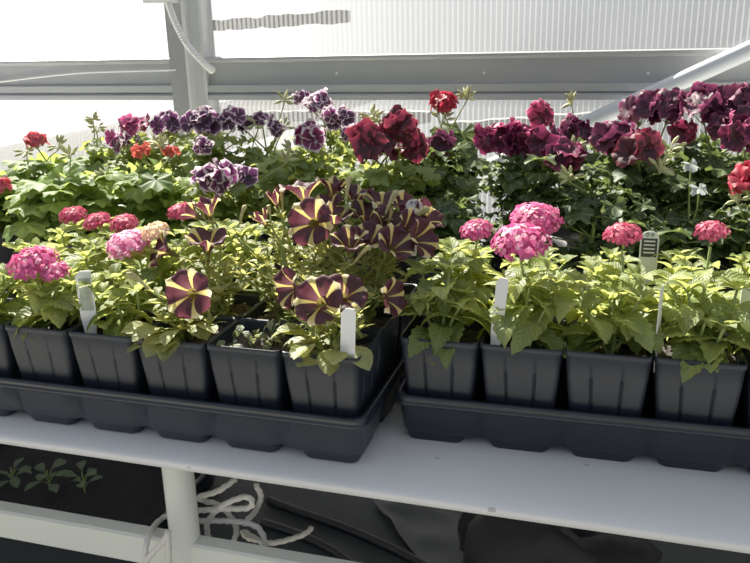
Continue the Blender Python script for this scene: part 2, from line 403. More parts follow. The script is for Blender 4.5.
# ------------------------------------------------------------------ bench
bench = thing('greenhouse_bench', 'long white greenhouse bench with rounded front edge and round leg', 'bench', (.1, .4, -.75))
b = MB()
prof = [(.90, -.024), (.90, 0), (.045, 0)]
for k in range(1, 9):
    q = PI/2*k/8; prof.append((.045-.072*math.sin(q), -.012+.012*math.cos(q)))
for k in range(1, 7):
    q = PI/2*k/6; prof.append((-.015-.012*math.cos(q), -.012-.012*math.sin(q)))
rows = [[V((x, y, z)) for y, z in prof] for x in np.linspace(-1.5, 1.7, 33)]
b.grid([[p-V((.1, .4, -.75)) for p in r] for r in rows], wrap=True)
b.cap([p-V((.1, .4, -.75)) for p in rows[0]]); b.cap([p-V((.1, .4, -.75)) for p in rows[-1]], flip=True)
o = b.build('bench_top', M['bench'], bench)
o['label'] = 'white bench top with rounded front edge and small scuffs'
BO = V((.1, .4, -.75))
def leg_at(x, y):
    b = MB(); rows = []
    for z, r in ((-.75, .026), (-.745, .026), (-.744, .0185), (-.024, .0185)):
        rows.append([V((x+math.cos(2*PI*k/20)*r, y+math.sin(2*PI*k/20)*r, z))-BO for k in range(20)])
    b.grid(rows, wrap=True); b.cap(rows[0], flip=True); b.build('leg', M['bench_leg'], bench)
lp = at(179, 480, .012)
for x, y in ((lp.x, .012), (lp.x-1.15, .012), (lp.x+1.15, .012), (lp.x, .85), (lp.x-1.15, .85), (lp.x+1.15, .85)): leg_at(x, y)
b = MB()
def beam(b, x0, x1, y0, y1, z0, z1, c=.003):
    pr = [(y0, z0+c), (y0, z1-c), (y0+c, z1), (y1-c, z1), (y1, z1-c), (y1, z0+c), (y1-c, z0), (y0+c, z0)]
    rows = [[V((x, y, z))-BO for y, z in pr] for x in (x0, x1)]
    b.grid(rows, wrap=True); b.cap(rows[0]); b.cap(rows[1], flip=True)
beam(b, -1.45, 1.65, .0, .024, -.182, -.139)
b.build('lower_rail', M['bench_leg'], bench, smooth=False)
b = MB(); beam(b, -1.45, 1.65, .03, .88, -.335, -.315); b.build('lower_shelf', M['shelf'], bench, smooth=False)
b = MB()
for x in (lp.x-1.15, lp.x, lp.x+1.15): beam(b, x-.012, x+.012, .0, .86, -.36, -.335)
b.build('shelf_bearers', M['bench_leg'], bench, smooth=False)

# ------------------------------------------------------------------ trays
P = .09
def rounded(w, d, r, n=4):
    """closed outline of a rounded rectangle centred on the origin, ccw"""
    pts = []
    for cx, cy, a in ((w/2-r, d/2-r, 0), (-w/2+r, d/2-r, 90), (-w/2+r, -d/2+r, 180), (w/2-r, -d/2+r, 270)):
        for k in range(n+1):
            q = math.radians(a+90*k/n); pts.append((cx+r*math.cos(q), cy+r*math.sin(q)))
    return pts
def dense(pts, step):
    out = []
    for i, p in enumerate(pts):
        q = pts[(i+1) % len(pts)]; d = math.dist(p, q); n = max(1, int(d/step))
        for k in range(n): out.append((p[0]+(q[0]-p[0])*k/n, p[1]+(q[1]-p[1])*k/n))
    return out
def make_tray(label, loc, rz, nx=6, ny=3, groove=.004):
    t = thing('nursery_tray', label, 'tray', loc, rz)
    w, d = nx*P+.004, ny*P+.004
    out0 = dense(rounded(w, d, .014), .006)
    def ring(off, z, g=0):
        res = []
        for x, y in out0:
            sx, sy = (w/2+off)/(w/2), (d/2+off)/(d/2)
            X, Y = x*sx, y*sy
            if g:
                if abs(abs(y)-d/2) < .004 and abs(x) < w/2-.02:
                    k = (x+w/2-.002)/P; dd = abs(k-round(k))*P; Y -= math.copysign(g*math.exp(-(dd/.009)**2), y)
                if abs(abs(x)-w/2) < .004 and abs(y) < d/2-.02:
                    k = (y+d/2-.002)/P; dd = abs(k-round(k))*P; X -= math.copysign(g*math.exp(-(dd/.009)**2), x)
            res.append(V((X, Y, z)))
        return res
    b = MB()
    rows = [ring(-.004, .046), ring(-.004, .059), ring(.001, .060), ring(.0035, .059), ring(.0045, .0565), ring(.003, .0545), ring(.004, .0525), ring(.005, .0505), ring(.0042, .0485), ring(.001, .0475),
            ring(-.001, .044, groove), ring(-.004, .015, groove*1.6), ring(-.007, .011, groove*1.2)]
    b.grid(rows, wrap=True); b.cap(rows[-1], flip=True)
    rim = b.build('tray_body', M['tray'], t)
    for i in range(nx):
        for j in range(ny):
            cx, cy = (i-(nx-1)/2)*P, (j-(ny-1)/2)*P
            c2 = rounded(.066, .066, .010); f = MB()
            cy += {0: -.0055, ny-1: .0055}.get(j, 0); cx += {0: -.0055, nx-1: .0055}.get(i, 0)
            rr = [[V((cx+x*s, cy+y*s, z)) for x, y in c2] for s, z in ((1.07, .020), (1.0, .003), (.95, 0))]
            f.grid(rr, wrap=True); f.cap(rr[-1], flip=True); f.build('cell_foot', M['tray'], t)
    return t
TL = V((-.005+.0, .135, 0)); 
XC = {c: (-2+k+.5)*P for k, c in enumerate('ABCDEF')}
XC = {c: -.135+k*P for k, c in enumerate('ABCDEF')}
make_tray('black nursery tray holding striped petunias and lantanas, its corner near the bench edge', (.09, .133, 0), 0)
AR = .0211; RO = V((.3839, .0685, 0))
def RTp(a, b_): return V((RO.x+a*math.cos(AR)-b_*math.sin(AR), RO.y+a*math.sin(AR)+b_*math.cos(AR), 0))
make_tray('black nursery tray holding only lantanas, set back from the bench edge', RTp(.27, .135), AR)

# ------------------------------------------------------------------ plant pieces
def frame(d, n=V((0, 0, 1))):
    d = d.normalized(); s = d.cross(n)
    if s.length < 1e-3: s = d.cross(V((1, 0, 0)))
    s.normalize(); return d, s, s.cross(d).normalized()
def leaf(b, p, d, Ln, Wd, rng, fold=.35, droop=.8, serr=.1, nt=9, ovate=.42, ruff=.0, m=0, up=V((0, 0, 1))):
    d, s, n = frame(d, up); rows = []; uvs = []; c = V(p); step = Ln/nt; r = rng.random()
    tw = rng.uniform(-.4, .4)
    s, n = s*math.cos(tw)+n*math.sin(tw), n*math.cos(tw)-s*math.sin(tw)
    us = (-1, -.5, 0, .5, 1)
    for i in range(nt+1):
        t = i/nt
        if i: 
            a = droop/nt; d, n = d*math.cos(a)-n*math.sin(a), n*math.cos(a)+d*math.sin(a); c = c+d*step
        w = Wd*.5*(math.sin(PI*t**(math.log(.5)/math.log(ovate)))**.85 if 0 < t < 1 else .0)
        w = max(w, .0006)
        row = []; uv = []
        for u in us:
            k = w*u
            if abs(u) == 1 and serr and 0 < i < nt: k *= 1+serr*(1 if i % 2 else -1)
            h = abs(u)*w*fold-.25*u*u*w*fold + (ruff*w*math.sin(i*1.9+u*2) if abs(u) == 1 else 0)
            h += (.07*w*(1 if i % 2 else -1) if abs(u) == .5 else 0)
            row.append(c+s*k+n*h); uv.append((u*.5+.5, t))
        rows.append(row); uvs.append(uv)
    b.grid(rows, uvs, r, m)
def round_leaf(b, p, d, R, rng, lobes=7, depth=.12, cup=.35, ruff=.12, teeth=0, m=0):
    """geranium leaf: kidney shaped blade attached by its notch; d = direction the blade points"""
    d, s, n = frame(d); r = rng.random(); ph = rng.random()*6; A = math.radians(152); na = 30
    rings = (0, .38, .72, 1); rows = []; uvs = []
    for k in rings:
        row = []; uv = []
        for i in range(na+1):
            a = -A+2*A*i/na; q = (i/na)*lobes
            sc = 1-depth*abs(math.cos(q*PI))**2*k
            if teeth: sc *= 1-teeth*(i % 2)*k
            rad = R*k*sc*(1+.08*math.cos(a))
            h = R*(-cup*k*k*.6+ruff*k*k*math.sin(a*3+ph)+.10*k*math.cos(2*PI*q)*k)
            row.append(V(p)+d*(math.cos(a)*rad)+s*(math.sin(a)*rad)+n*h); uv.append((i/na, k))
        rows.append(row); uvs.append(uv)
    b.grid(rows, uvs, r, m)
def petal(b, p, d, n, Ln, Wd, rng, cup=.2, ruff=.25, nr=5, nc=5, r=None, m=0, notch=.06):
    d, s, n = frame(d, n); rows = []; uvs = []; r = rng.random() if r is None else r; ph = rng.random()*6
    for i in range(nr):
        t = i/(nr-1); w = Wd*.5*(.16+.84*math.sin(PI*.5*min(1, t*1.25)))*(1 if t < .75 else 1-.45*((t-.75)/.25)**2)
        row = []; uv = []
        for j in range(nc):
            u = -1+2*j/(nc-1); tt = t*Ln*(1-.22*u*u*t)-notch*Ln*t*(1-abs(u))*(t > .9)
            h = cup*Ln*t*t*-.6+ruff*Ln*t*t*.35*math.sin(u*4+ph+t)+.12*w*u*u
            row.append(V(p)+d*tt+s*u*w+n*h); uv.append((u*.5+.5, t))
        rows.append(row); uvs.append(uv)
    b.grid(rows, uvs, r, m)
def stemtube(b, p, q, r0, r1, rng, bend=.15, m=0, n=6):
    p, q = V(p), V(q); mid = p.lerp(q, .55)+V((rng.uniform(-1, 1), rng.uniform(-1, 1), .3))*((q-p).length*bend*.5)
    pts = spline([p, mid, q], 4); b.tube(pts, lambda s: r0+(r1-r0)*s, n, m=m, caps=False)
    return pts

TOCAM = V((.1, -.9, .35)).normalized()
def sph(rng, zmin=-.2, toward=None, k=0):
    while True:
        v = V((rng.gauss(0, 1), rng.gauss(0, 1), rng.gauss(0, 1))).normalized()
        if toward is not None: v = (v+toward*k).normalized()
        if v.z > zmin: return v

# ---- square nursery pot
def pot_outline(w, g=0):
    pts = dense(rounded(w, w, .007, 4), .0011); out = []
    for x, y in pts:
        h = w/2
        if g:
            for q in (-.19, .19):
                if abs(abs(y)-h) < .001: y -= math.copysign(g*math.exp(-((x/w-q)/.026)**2), y); 
                elif abs(abs(x)-h) < .001: x -= math.copysign(g*math.exp(-((y/w-q)/.026)**2), x)
        out.append((x, y))
    return out
PH = .112
def pot_mesh():
    b = MB(); rows = []
    prof = [(.0855, PH-.003, 0), (.0875, PH, 0), (.0885, PH-.002, 0), (.0885, PH-.0065, 0), (.0862, PH-.008, 0), (.0832, PH*.74, 0), (.0826, PH*.71, .0034), (.0685, .004, .0034), (.066, 0, 0)]
    top = [V((x*.0835/.0855, y*.0835/.0855, PH-.014)) for x, y in pot_outline(.0855)]
    rows = [top]+[[V((x, y, z)) for x, y in pot_outline(w, g)] for w, z, g in prof]
    n = min(len(r) for r in rows)
    base = pot_outline(.0855)
    # same number of points on every ring: scale one outline, then add the grooves
    rows = [[V((x*.0835/.0855, y*.0835/.0855, PH-.016)) for x, y in base]]
    for w, z, g in prof:
        ring = []
        for x, y in base:
            X, Y = x*w/.0855, y*w/.0855; h = w/2
            if g:
                for q in (-.19, .19):
                    if abs(abs(Y)-h) < .001: Y -= math.copysign(g*math.exp(-((X/w-q)/.014)**2), Y)
                    elif abs(abs(X)-h) < .001: X -= math.copysign(g*math.exp(-((Y/w-q)/.014)**2), X)
            ring.append(V((X, Y, z)))
        rows.append(ring)
    b.grid(rows, wrap=True); b.cap(rows[-1], flip=True)
    return b
def soil_mesh(w, z, seed, rnd_=False):
    b = MB(); rows = []; n = 14; rng = random.Random(seed)
    if not rnd_:
        for i in range(n+1):
            row = []
            for j in range(n+1):
                x, y = (i/n-.5)*w, (j/n-.5)*w
                h = .006*noise.noise(V((x*60+seed, y*60, 0)))+.004*noise.noise(V((x*160, y*160+seed, 3)))
                row.append(V((x, y, z+h)))
            rows.append(row)
        b.grid(rows)
    else:
        for k in range(7):
            rows.append([V((math.cos(2*PI*j/24)*w/2*k/6, math.sin(2*PI*j/24)*w/2*k/6, z+.005*noise.noise(V((k*1.3+seed, j*1.1, 0))))) for j in range(24)])
        b.grid(rows, wrap=True)
    for _ in range(14 if not rnd_ else 5):      # perlite and bark crumbs
        a = V((rng.uniform(-.42, .42)*w*.8, rng.uniform(-.42, .42)*w*.8, z+.004)); r = rng.uniform(.0012, .0024)
        vs = [a+V((r, 0, 0)), a-V((r, 0, 0)), a+V((0, r, 0)), a-V((0, r, 0)), a+V((0, 0, r)), a-V((0, 0, r))]
        b.add(vs, [(0,2,4),(2,1,4),(1,3,4),(3,0,4),(2,0,5),(1,2,5),(3,1,5),(0,3,5)], None, .9, 0)
    return b
POT = None; RPOT = None
def square_pot(t, seed):
    global POT
    if POT is None: POT = pot_mesh().build('pot', M['pot'], t); 
    else:
        o = POT.copy(); C.objects.link(o); o.parent = t; o.name = 'pot'
    soil_mesh(.080, PH-.016, seed).build('soil', M['soil'], t)
def round_pot(t, seed):
    global RPOT
    if RPOT is None:
        b = MB(); rows = []
        for r, z in ((.060, .112), (.0625, .125), (.066, .126), (.067, .122), (.067, .108), (.0625, .105), (.049, .002), (.047, 0)):
            rows.append([V((math.cos(2*PI*k/36)*r, math.sin(2*PI*k/36)*r, z)) for k in range(36)])
        b.grid(rows, wrap=True); b.cap(rows[-1], flip=True); RPOT = b.build('pot', M['round_pot'], t)
    else:
        o = RPOT.copy(); C.objects.link(o); o.parent = t; o.name = 'pot'
    soil_mesh(.122, .112, seed, True).build('soil', M['soil'], t)

# ---- lantana
def lantana_head(t, c, R, nrm, rng, mt, flat=.55, nf=130):
    b = MB(); cx = MB(); d, s, n = frame(nrm, V((0, 1, 0)))
    if abs(d.dot(V((0, 1, 0)))) > .95: d, s, n = frame(nrm, V((1, 0, 0)))
    g = PI*(3-5**.5)
    for i in range(nf):
        z = 1-(i+.5)/nf*1.12; rr = math.sqrt(max(0, 1-z*z)); a = g*i+rng.uniform(-.25, .25)
        k = R*rng.uniform(.88, 1.08)
        o = (s*math.cos(a)+n*math.sin(a))*rr
        p = V(c)+o*k+d*(z*flat*k)
        dd = (o+d*(z*.8+.3)).normalized()
        dd = (dd+V((rng.gauss(0, .22), rng.gauss(0, .22), rng.gauss(0, .22)))).normalized()
        e, f, gx = frame(dd, V((.3, .2, 1)))
        sz = R*rng.uniform(.115, .165); ph = rng.random()*PI
        col = min(1, max(0, .40*z+.25+rng.uniform(-.4, .4)))
        for q in range(5):
            al = ph+q*2*PI/5; u = f*math.cos(al)+gx*math.sin(al); w = gx*math.cos(al)-f*math.sin(al)
            vs = [p, p+u*sz*.6+w*sz*.42+e*sz*.12, p+u*sz*1.02+e*sz*.0, p+u*sz*.6-w*sz*.42+e*sz*.12]
            b.add(vs, [(0, 1, 2, 3)], None, min(1, max(0, col+rng.uniform(-.1, .1))), 0)
        b.add([p-e*R*.45, p+f*sz*.14, p-f*sz*.14], [(0, 1, 2)], None, col*.6, 0)
        if z < .1: cx.tube([V(c)-d*R*.35, V(c)+o*R*.45-d*R*.05, p-e*sz*.3], .0005, 4, caps=False)
    core = [[V(c)+(s*math.cos(2*PI*j/12)+n*math.sin(2*PI*j/12))*R*.82*math.sin(PI*i/14)+d*(R*flat*.82*math.cos(PI*i/14)) for j in range(12)] for i in range(8)]
    b.grid(core, None, .05, 0, wrap=True)
    o = b.build('flower_head', M[mt], t); cx.tube([V(c)-d*R*.9, V(c)-d*R*.3], lambda q: .0012+.001*q, 6); cx.build('calyx_stalks', M['calyx'], o); return o
def lantana(loc, seed, H, heads, label, group, nst=6, spread=.04, lsz=1, rz=0, cat='potted plant', leafm='lantana_leaf', bias=TOCAM):
    """heads: (world point, radius, material)"""
    rng = random.Random(seed); t = thing('potted_lantana', label, cat, loc, 0, group)
    square_pot(t, seed)
    fo, st = MB(), MB(); z0 = PH-.016; lo = V(loc)
    tips = []
    for k in range(nst):
        a = 2*PI*k/nst+rng.uniform(-.4, .4); rr = spread*rng.uniform(.45, 1)
        tips.append((V((math.cos(a)*rr, math.sin(a)*rr, z0+H*rng.uniform(.55, 1))), None))
    tips.append((V((rng.uniform(-.01, .01), rng.uniform(-.01, .01), z0+H*rng.uniform(.9, 1))), None))
    for hd in heads: tips.append((V(hd[0])-lo-V((0, 0, .016)), hd))
    for tip, hd in tips:
        root = V((tip.x*.15+rng.uniform(-.008, .008), tip.y*.15+rng.uniform(-.008, .008), z0-.003))
        pts = stemtube(st, root, tip, .0022, .0014, rng)
        n = len(pts); tot = (tip-root).length; nn = max(3, int(tot/.020))
        for j in range(1, nn+1):
            f = j/nn; p = pts[min(n-1, int(f*(n-1)))]
            if hd and f > .93: continue
            a0 = j*PI/2+rng.uniform(-.3, .3)+seed
            ls = (.6+.4*math.sin(PI*min(1, f*.9+.05)))*lsz*(1 if f < .8 else .78)
            for q in (0, PI):
                ax = a0+q; el = rng.uniform(.0, .5)+(.5 if f > .9 else 0)
                d = V((math.cos(ax)*math.cos(el), math.sin(ax)*math.cos(el), math.sin(el)))
                leaf(fo, p+d*.006, d, .047*ls*rng.uniform(.8, 1.15), .029*ls*rng.uniform(.85, 1.1), rng, .45, rng.uniform(.7, 1.5), .11, 11, .38)
                st.tube([p, p+d*.007], .0008, 4, caps=False)
        if not hd:
            for q in range(4):
                ax = q*PI/2+seed+.7; el = rng.uniform(.6, 1.0); d = V((math.cos(ax)*math.cos(el), math.sin(ax)*math.cos(el), math.sin(el)))
                leaf(fo, tip, d, .024*lsz, .012*lsz, rng, .6, .5, .1, 7)
    st.build('stems', M['stem'], t); fo.build('foliage', M[leafm], t)
    for p, R, mt in heads:
        p = V(p)
        lantana_head(t, p-lo, R, V((rng.uniform(-.15, .15), -.30, 1)).normalized(), rng, mt)
    return t

# ---- petunia
def petunia_flower(t, c, face, R, rng, closed=0.0, roll=None):
    """c = centre of the open face; face = direction the trumpet opens"""
    b = MB(); cx = MB(); d, s, n = frame(face, V((.2, .1, 1))); na = 40; roll = rng.random()*6 if roll is None else roll
    prof = [(-.95, .07, 0), (-.75, .10, 0), (-.52, .17, 0), (-.34, .27, 0), (-.20, .41, .01), (-.08, .58, .02), (.0, .77, .04), (.0, .92, .06), (-.07, 1.0, .08)]
    rows = []; uvs = []; ph = rng.random()*6
    for i, (h, r, lob) in enumerate(prof):
        v = i/(len(prof)-1); row = []; uv = []
        if closed: h, r = h+closed*(.55*v*v), r*(1-closed*.62*v)
        for j in range(na+1):
            a = 2*PI*j/na
            lo = 1-lob*(.5+.5*math.cos(5*a))+lob*1.5*(.5+.5*math.cos(5*a))**10
            hh = h+.10*v**3*math.sin(5*a+1.0+ph)*(1+closed)+.06*v**3*math.sin(11*a+ph)
            row.append(V(c)+(s*math.cos(a+roll)+n*math.sin(a+roll))*R*r*lo+d*R*hh); uv.append((j/na, v))
        rows.append(row); uvs.append(uv)
    b.grid(rows, uvs)
    base = V(c)-d*R*.95*(1 if not closed else 1)
    for k in range(5):
        a = 2*PI*k/5+.3; o = s*math.cos(a)+n*math.sin(a)
        leaf(cx, base+o*R*.05, (d*.8+o*.5), R*.42, R*.12, rng, .3, -.5, 0, 4, .5)
    o = b.build('flower', M['petunia'], t); cx.build('calyx', M['calyx'], o)
    return base
def petunia_bud(t, a, c, R, rng):
    b = MB(); pts = spline([a, V(a).lerp(V(c), .5)+V((0, 0, .003)), c], 7)
    b.tube(pts, lambda q: R*(.30+.55*q**1.5 if q < .85 else .73*(1-(q-.85)/.17)+.02), 10, lobes=5, twist=90, lobe_amp=.3)
    b.build('bud', M['petunia_bud'], t)
def petunia(loc, seed, flowers, buds, label, group, H=.09, spread=.05, nst=12, lsz=1, low=True, center=None):
    """flowers: (world point, facing, radius, closed, roll)"""
    rng = random.Random(seed); t = thing('potted_petunia', label, 'potted plant', loc, 0, group)
    square_pot(t, seed); lo = V(loc); fo, st = MB(), MB(); z0 = PH-.016
    root0 = V((0, 0, z0-.003)); ends = []
    for p, face, R, cl, roll in flowers:
        base = petunia_flower(t, V(p)-lo, V(face).normalized(), R, rng, cl, roll)
        ends.append((base, -V(face).normalized()))
    for a, c, R in buds:
        petunia_bud(t, V(a)-lo, V(c)-lo, R, rng); ends.append((V(a)-lo, (V(a)-V(c)).normalized()))
    for k in range(nst):
        a = 2*PI*k/nst+rng.uniform(-.3, .3); rr = spread*rng.uniform(.4, 1.1)
        ends.append((V((math.cos(a)*rr, math.sin(a)*rr, z0+H*rng.uniform(.35, 1)))+(V(center)-lo-V((0, 0, (V(center)-lo).z)) if center else V((0, 0, 0))), None))
    for e, back in ends:
        r0 = root0+V((rng.uniform(-.012, .012), rng.uniform(-.012, .012), 0))
        mid = r0.lerp(e, .5)+V((rng.uniform(-.01, .01), rng.uniform(-.01, .01), .012))
        pts = spline([r0, mid]+([e+back*.018] if back is not None else [])+[e], 6)
        st.tube(pts, lambda q: .0019-.0007*q, 6, caps=False)
        tot = sum((pts[i+1]-pts[i]).length for i in range(len(pts)-1)); nn = max(4, int(tot/.0078))
        for j in range(1, nn+1):
            f = j/nn; p = pts[min(len(pts)-1, int(f*(len(pts)-1)))]
            if back is not None and f > .9: continue
            ax = j*2.4+seed+rng.uniform(-.5, .5); el = rng.uniform(.1, .9)
            d = V((math.cos(ax)*math.cos(el), math.sin(ax)*math.cos(el), math.sin(el)))
            leaf(fo, p, d, .026*lsz*rng.uniform(.7, 1.2)*(1-.35*f), .0105*lsz*rng.uniform(.8, 1.2)*(1-.3*f), rng, .35, rng.uniform(.2, 1.1), 0, 6, .55)
        if back is None:
            for q in range(5):
                ax = q*1.26+seed; el = rng.uniform(.6, 1.2); d = V((math.cos(ax)*math.cos(el), math.sin(ax)*math.cos(el), math.sin(el)))
                leaf(fo, e, d, .017*lsz, .0055*lsz, rng, .4, .5, 0, 5, .5)
    if low:
        for k in range(14):          # broad lower leaves spilling over the rim towards the light aisle
            a = -PI/2+rng.uniform(-1.25, 1.25); d = V((math.cos(a), math.sin(a), rng.uniform(.1, .6)))
            p = V((math.cos(a)*.026+rng.uniform(-.014, .014), math.sin(a)*.026, z0+rng.uniform(.006, .028)))
            leaf(fo, p, d, .038*lsz*rng.uniform(.75, 1.1), .022*lsz*rng.uniform(.85, 1.15), rng, .25, rng.uniform(.6, 1.2), 0, 7, .58)
            st.tube([root0+V((d.x*.005, d.y*.005, .002)), p], .0011, 5, caps=False)
    st.build('stems', M['stem'], t); fo.build('foliage', M['petunia_leaf'], t)
    return t

# ---- geraniums
def geranium_head(t, c, R, rng, mt, nfl, fr, kind):
    b = MB(); st = MB(); g = PI*(3-5**.5); ph0 = rng.random()*6
    reg = kind == 'regal'
    if reg: R *= 1.12; fr *= 1.12; nfl = max(4, int(nfl*.8))
    for i in range(nfl):
        z = 1-(i+.4)/nfl*1.3; rr = math.sqrt(max(0, 1-z*z)); a = g*i+ph0
        o = V((math.cos(a)*rr, math.sin(a)*rr, z)); o = (o+TOCAM*.35).normalized()
        p = V(c)+V((o.x*R, o.y*R, o.z*R*.72))*rng.uniform(.62, 1.12)
        o = (o+V((rng.gauss(0, .3), rng.gauss(0, .3), rng.gauss(0, .25)))).normalized()
        e, f, gx = frame(o, V((0, .1, 1))); ph = rng.random()*6; col = rng.random()
        op = rng.uniform(.15, .75) if reg else rng.uniform(.35, .75)
        for q in range(5):
            al = ph+q*2*PI/5+rng.uniform(-.12, .12); u = f*math.cos(al)+gx*math.sin(al)
            big = 1.18 if (reg and u.z > .2) else 1
            petal(b, p-e*fr*.25, (u+e*(op+rng.uniform(-.15, .15))), e, fr*big, fr*(1.02 if reg else .85), rng, .45, .42 if reg else .2, r=min(1, max(0, col+rng.uniform(-.25, .25))))
        st.tube([V(c)-V((0, 0, R*.8)), p-e*fr*.2], .0008, 4, caps=False)
    o = b.build('flower_head', M[mt], t); st.build('flower_stalks', M['calyx'], o)
def bud_cluster(t, c, R, rng, n=9):
    b = MB()
    for i in range(n):
        d = sph(rng, -.5); p = V(c)+d*R; L_ = rng.uniform(.008, .013)
        b.tube([p-d*L_*.5, p, p+d*L_*.45, p+d*L_], lambda q: .0026*(1-.8*(2*q-1)**2)+.0004, 6)
        b.tube([V(c)-V((0, 0, R*.7)), p-d*L_*.5], .0007, 4, caps=False)
    b.build('bud_cluster', M['bud'], t)
def geranium(loc, seed, kind, heads, buds, label, group, H=.14, spread=.075, nl=70, lr=.026, leafm=None, silver=()):
    """heads: (world point, cluster radius, floret petal length, florets, material); buds: (world point, radius)"""
    rng = random.Random(seed); t = thing('potted_geranium', label, 'potted plant', loc, 0, group)
    round_pot(t, seed); lo = V(loc); fo, st = MB(), MB(); z0 = .110
    stems = []
    for k in range(7):
        a = 2*PI*k/7+rng.uniform(-.3, .3); rr = spread*.45*rng.uniform(.3, 1)
        e = V((math.cos(a)*rr, math.sin(a)*rr, z0+H*rng.uniform(.6, .95)))
        stems.append(stemtube(st, (math.cos(a)*.012, math.sin(a)*.012, z0-.003), e, .0040, .0026, rng, n=7))
    for k in range(nl):
        s = stems[k % 7]; f = rng.uniform(.1, 1)**.8; p = s[int(f*(len(s)-1))]
        d = sph(rng, -.15, V((0, -.4, .25)), .8); ln = spread*rng.uniform(.35, .85)
        q = p+V((d.x*ln, d.y*ln, abs(d.z)*ln*.75+.008))
        q.z = min(q.z, z0+H)
        stemtube(st, p, q, .0012, .0009, rng, .2, n=4)
        out = V((d.x, d.y, -.05+rng.uniform(-.5, .25)))
        R = lr*rng.uniform(.65, 1.15)
        if kind == 'zonal': round_leaf(fo, q, out, R, rng, 7, .13, rng.uniform(.1, .5), .13)
        else: round_leaf(fo, q, out, R*.92, rng, 5, .24, rng.uniform(-.1, .4), .22, .12)
    for hd in heads:
        p = V(hd[0])-lo; stemtube(st, stems[rng.randrange(7)][-1], p-V((0, 0, hd[1]*.6)), .0017, .0014, rng)
        geranium_head(t, p, hd[1], rng, hd[4], hd[3], hd[2], kind)
    for bp, R in buds:
        p = V(bp)-lo; stemtube(st, stems[rng.randrange(7)][-1], p-V((0, 0, R*.6)), .0014, .0011, rng); bud_cluster(t, p, R, rng)
    if silver:
        sv = MB()
        for sp, R_ in silver: q = V(sp)-lo; stemtube(st, stems[0][-1], q, .0012, .0009, rng, .2, n=4); round_leaf(sv, q, V((.3, -.6, -.4)), R_, rng, 5, .24, .2, .22, .12)
        sv.build('silvery_leaf', M['silver_leaf'], t)['label'] = 'pale silvery leaves'
    st.build('stems', M['stem'], t)
    fo.build('foliage', M[leafm or ('zonal_leaf' if kind == 'zonal' else 'regal_leaf')], t)
    return t

# ------------------------------------------------------------------ left tray
ZP = .015
LX = XC; LY = (.0445, .1335, .2225)
def LL(c, r): return V((LX[c]+.0, LY[r-1], ZP))
gl = 'lantanas in the petunia tray'; gp = 'striped petunias in the petunia tray'
def hd(u, v, Y, R, m): return (at(u, v, Y), R, m)
lantana(LL('A', 1), 11, .062, [], 'flowerless lantana in front row of petunia tray, beside the domed pink lantana', gl, 6)
lantana(LL('B', 1), 12, .068, [hd(34, 264, .03, .029, 'lantana_pink'), hd(55, 272, .025, .017, 'lantana_pink')], 'lantana with one large domed pink flower head, in front row of petunia tray', gl, 7)
lantana(LL('C', 1), 13, .066, [], 'flowerless lantana with a white picture tag, between domed pink lantana and petunia', gl, 6)
lantana(LL('A', 2), 14, .075, [], 'flowerless lantana behind the front row, second row of petunia tray, tray end', gl, 6)
lantana(LL('B', 2), 15, .078, [], 'flowerless lantana directly behind the domed pink lantana, second row of petunia tray', gl, 6)
lantana(LL('C', 2), 16, .080, [hd(128, 245, .112, .027, 'lantana_light'), hd(155, 232, .125, .0175, 'lantana_cream')], 'lantana with light pink head and small cream head, second row of petunia tray', gl, 6)
lantana(LL('A', 3), 17, .08, [], 'flowerless lantana in the back row corner of petunia tray', gl, 6)
lantana(LL('B', 3), 18, .085, [hd(73, 216, .215, .019, 'lantana_rose'), hd(97, 222, .20, .019, 'lantana_rose')], 'lantana with two small deep pink heads, back row of petunia tray', gl, 6)
lantana(LL('C', 3), 19, .08, [hd(124, 224, .2, .019, 'lantana_rose')], 'lantana with one deep pink head behind the light pink and cream lantana', gl, 6)
lantana(LL('D', 3), 20, .09, [hd(180, 212, .21, .017, 'lantana_rose')], 'lantana with a tiny rose head behind the petunias, back row of petunia tray', gl, 5)

def fl(u, v, Y, face, R=.027, cl=0, roll=None): return (at(u, v, Y), face, R, cl, roll)
def bd(u0, v0, Y0, u1, v1, Y1, R=.0042): return (at(u0, v0, Y0), at(u1, v1, Y1), R)
petunia(LL('D', 1), 21, [fl(187, 294, .02, (.05, -.95, .25), .029, 0, .3)],
        [bd(150, 290, .02, 126, 273, .0, .0045)], 'petunia with one flat star-striped bloom above broad leaves, front row beside bare soil pot', gp, .055, .04, 10, 1.12)
petunia(LL('D', 2), 22, [fl(158, 248, .10, (-.65, -.5, .45), .028, .1), fl(207, 238, .12, (.1, -.1, 1), .033, .25), fl(207, 205, .17, (-.15, -.1, .98), .027, .5), fl(190, 212, .15, (-.8, -.2, .5), .022, .5)],
        [], 'petunia with sideways and upright striped trumpets, behind the flat star bloom', gp, .08, .045, 10, 1.0, False)
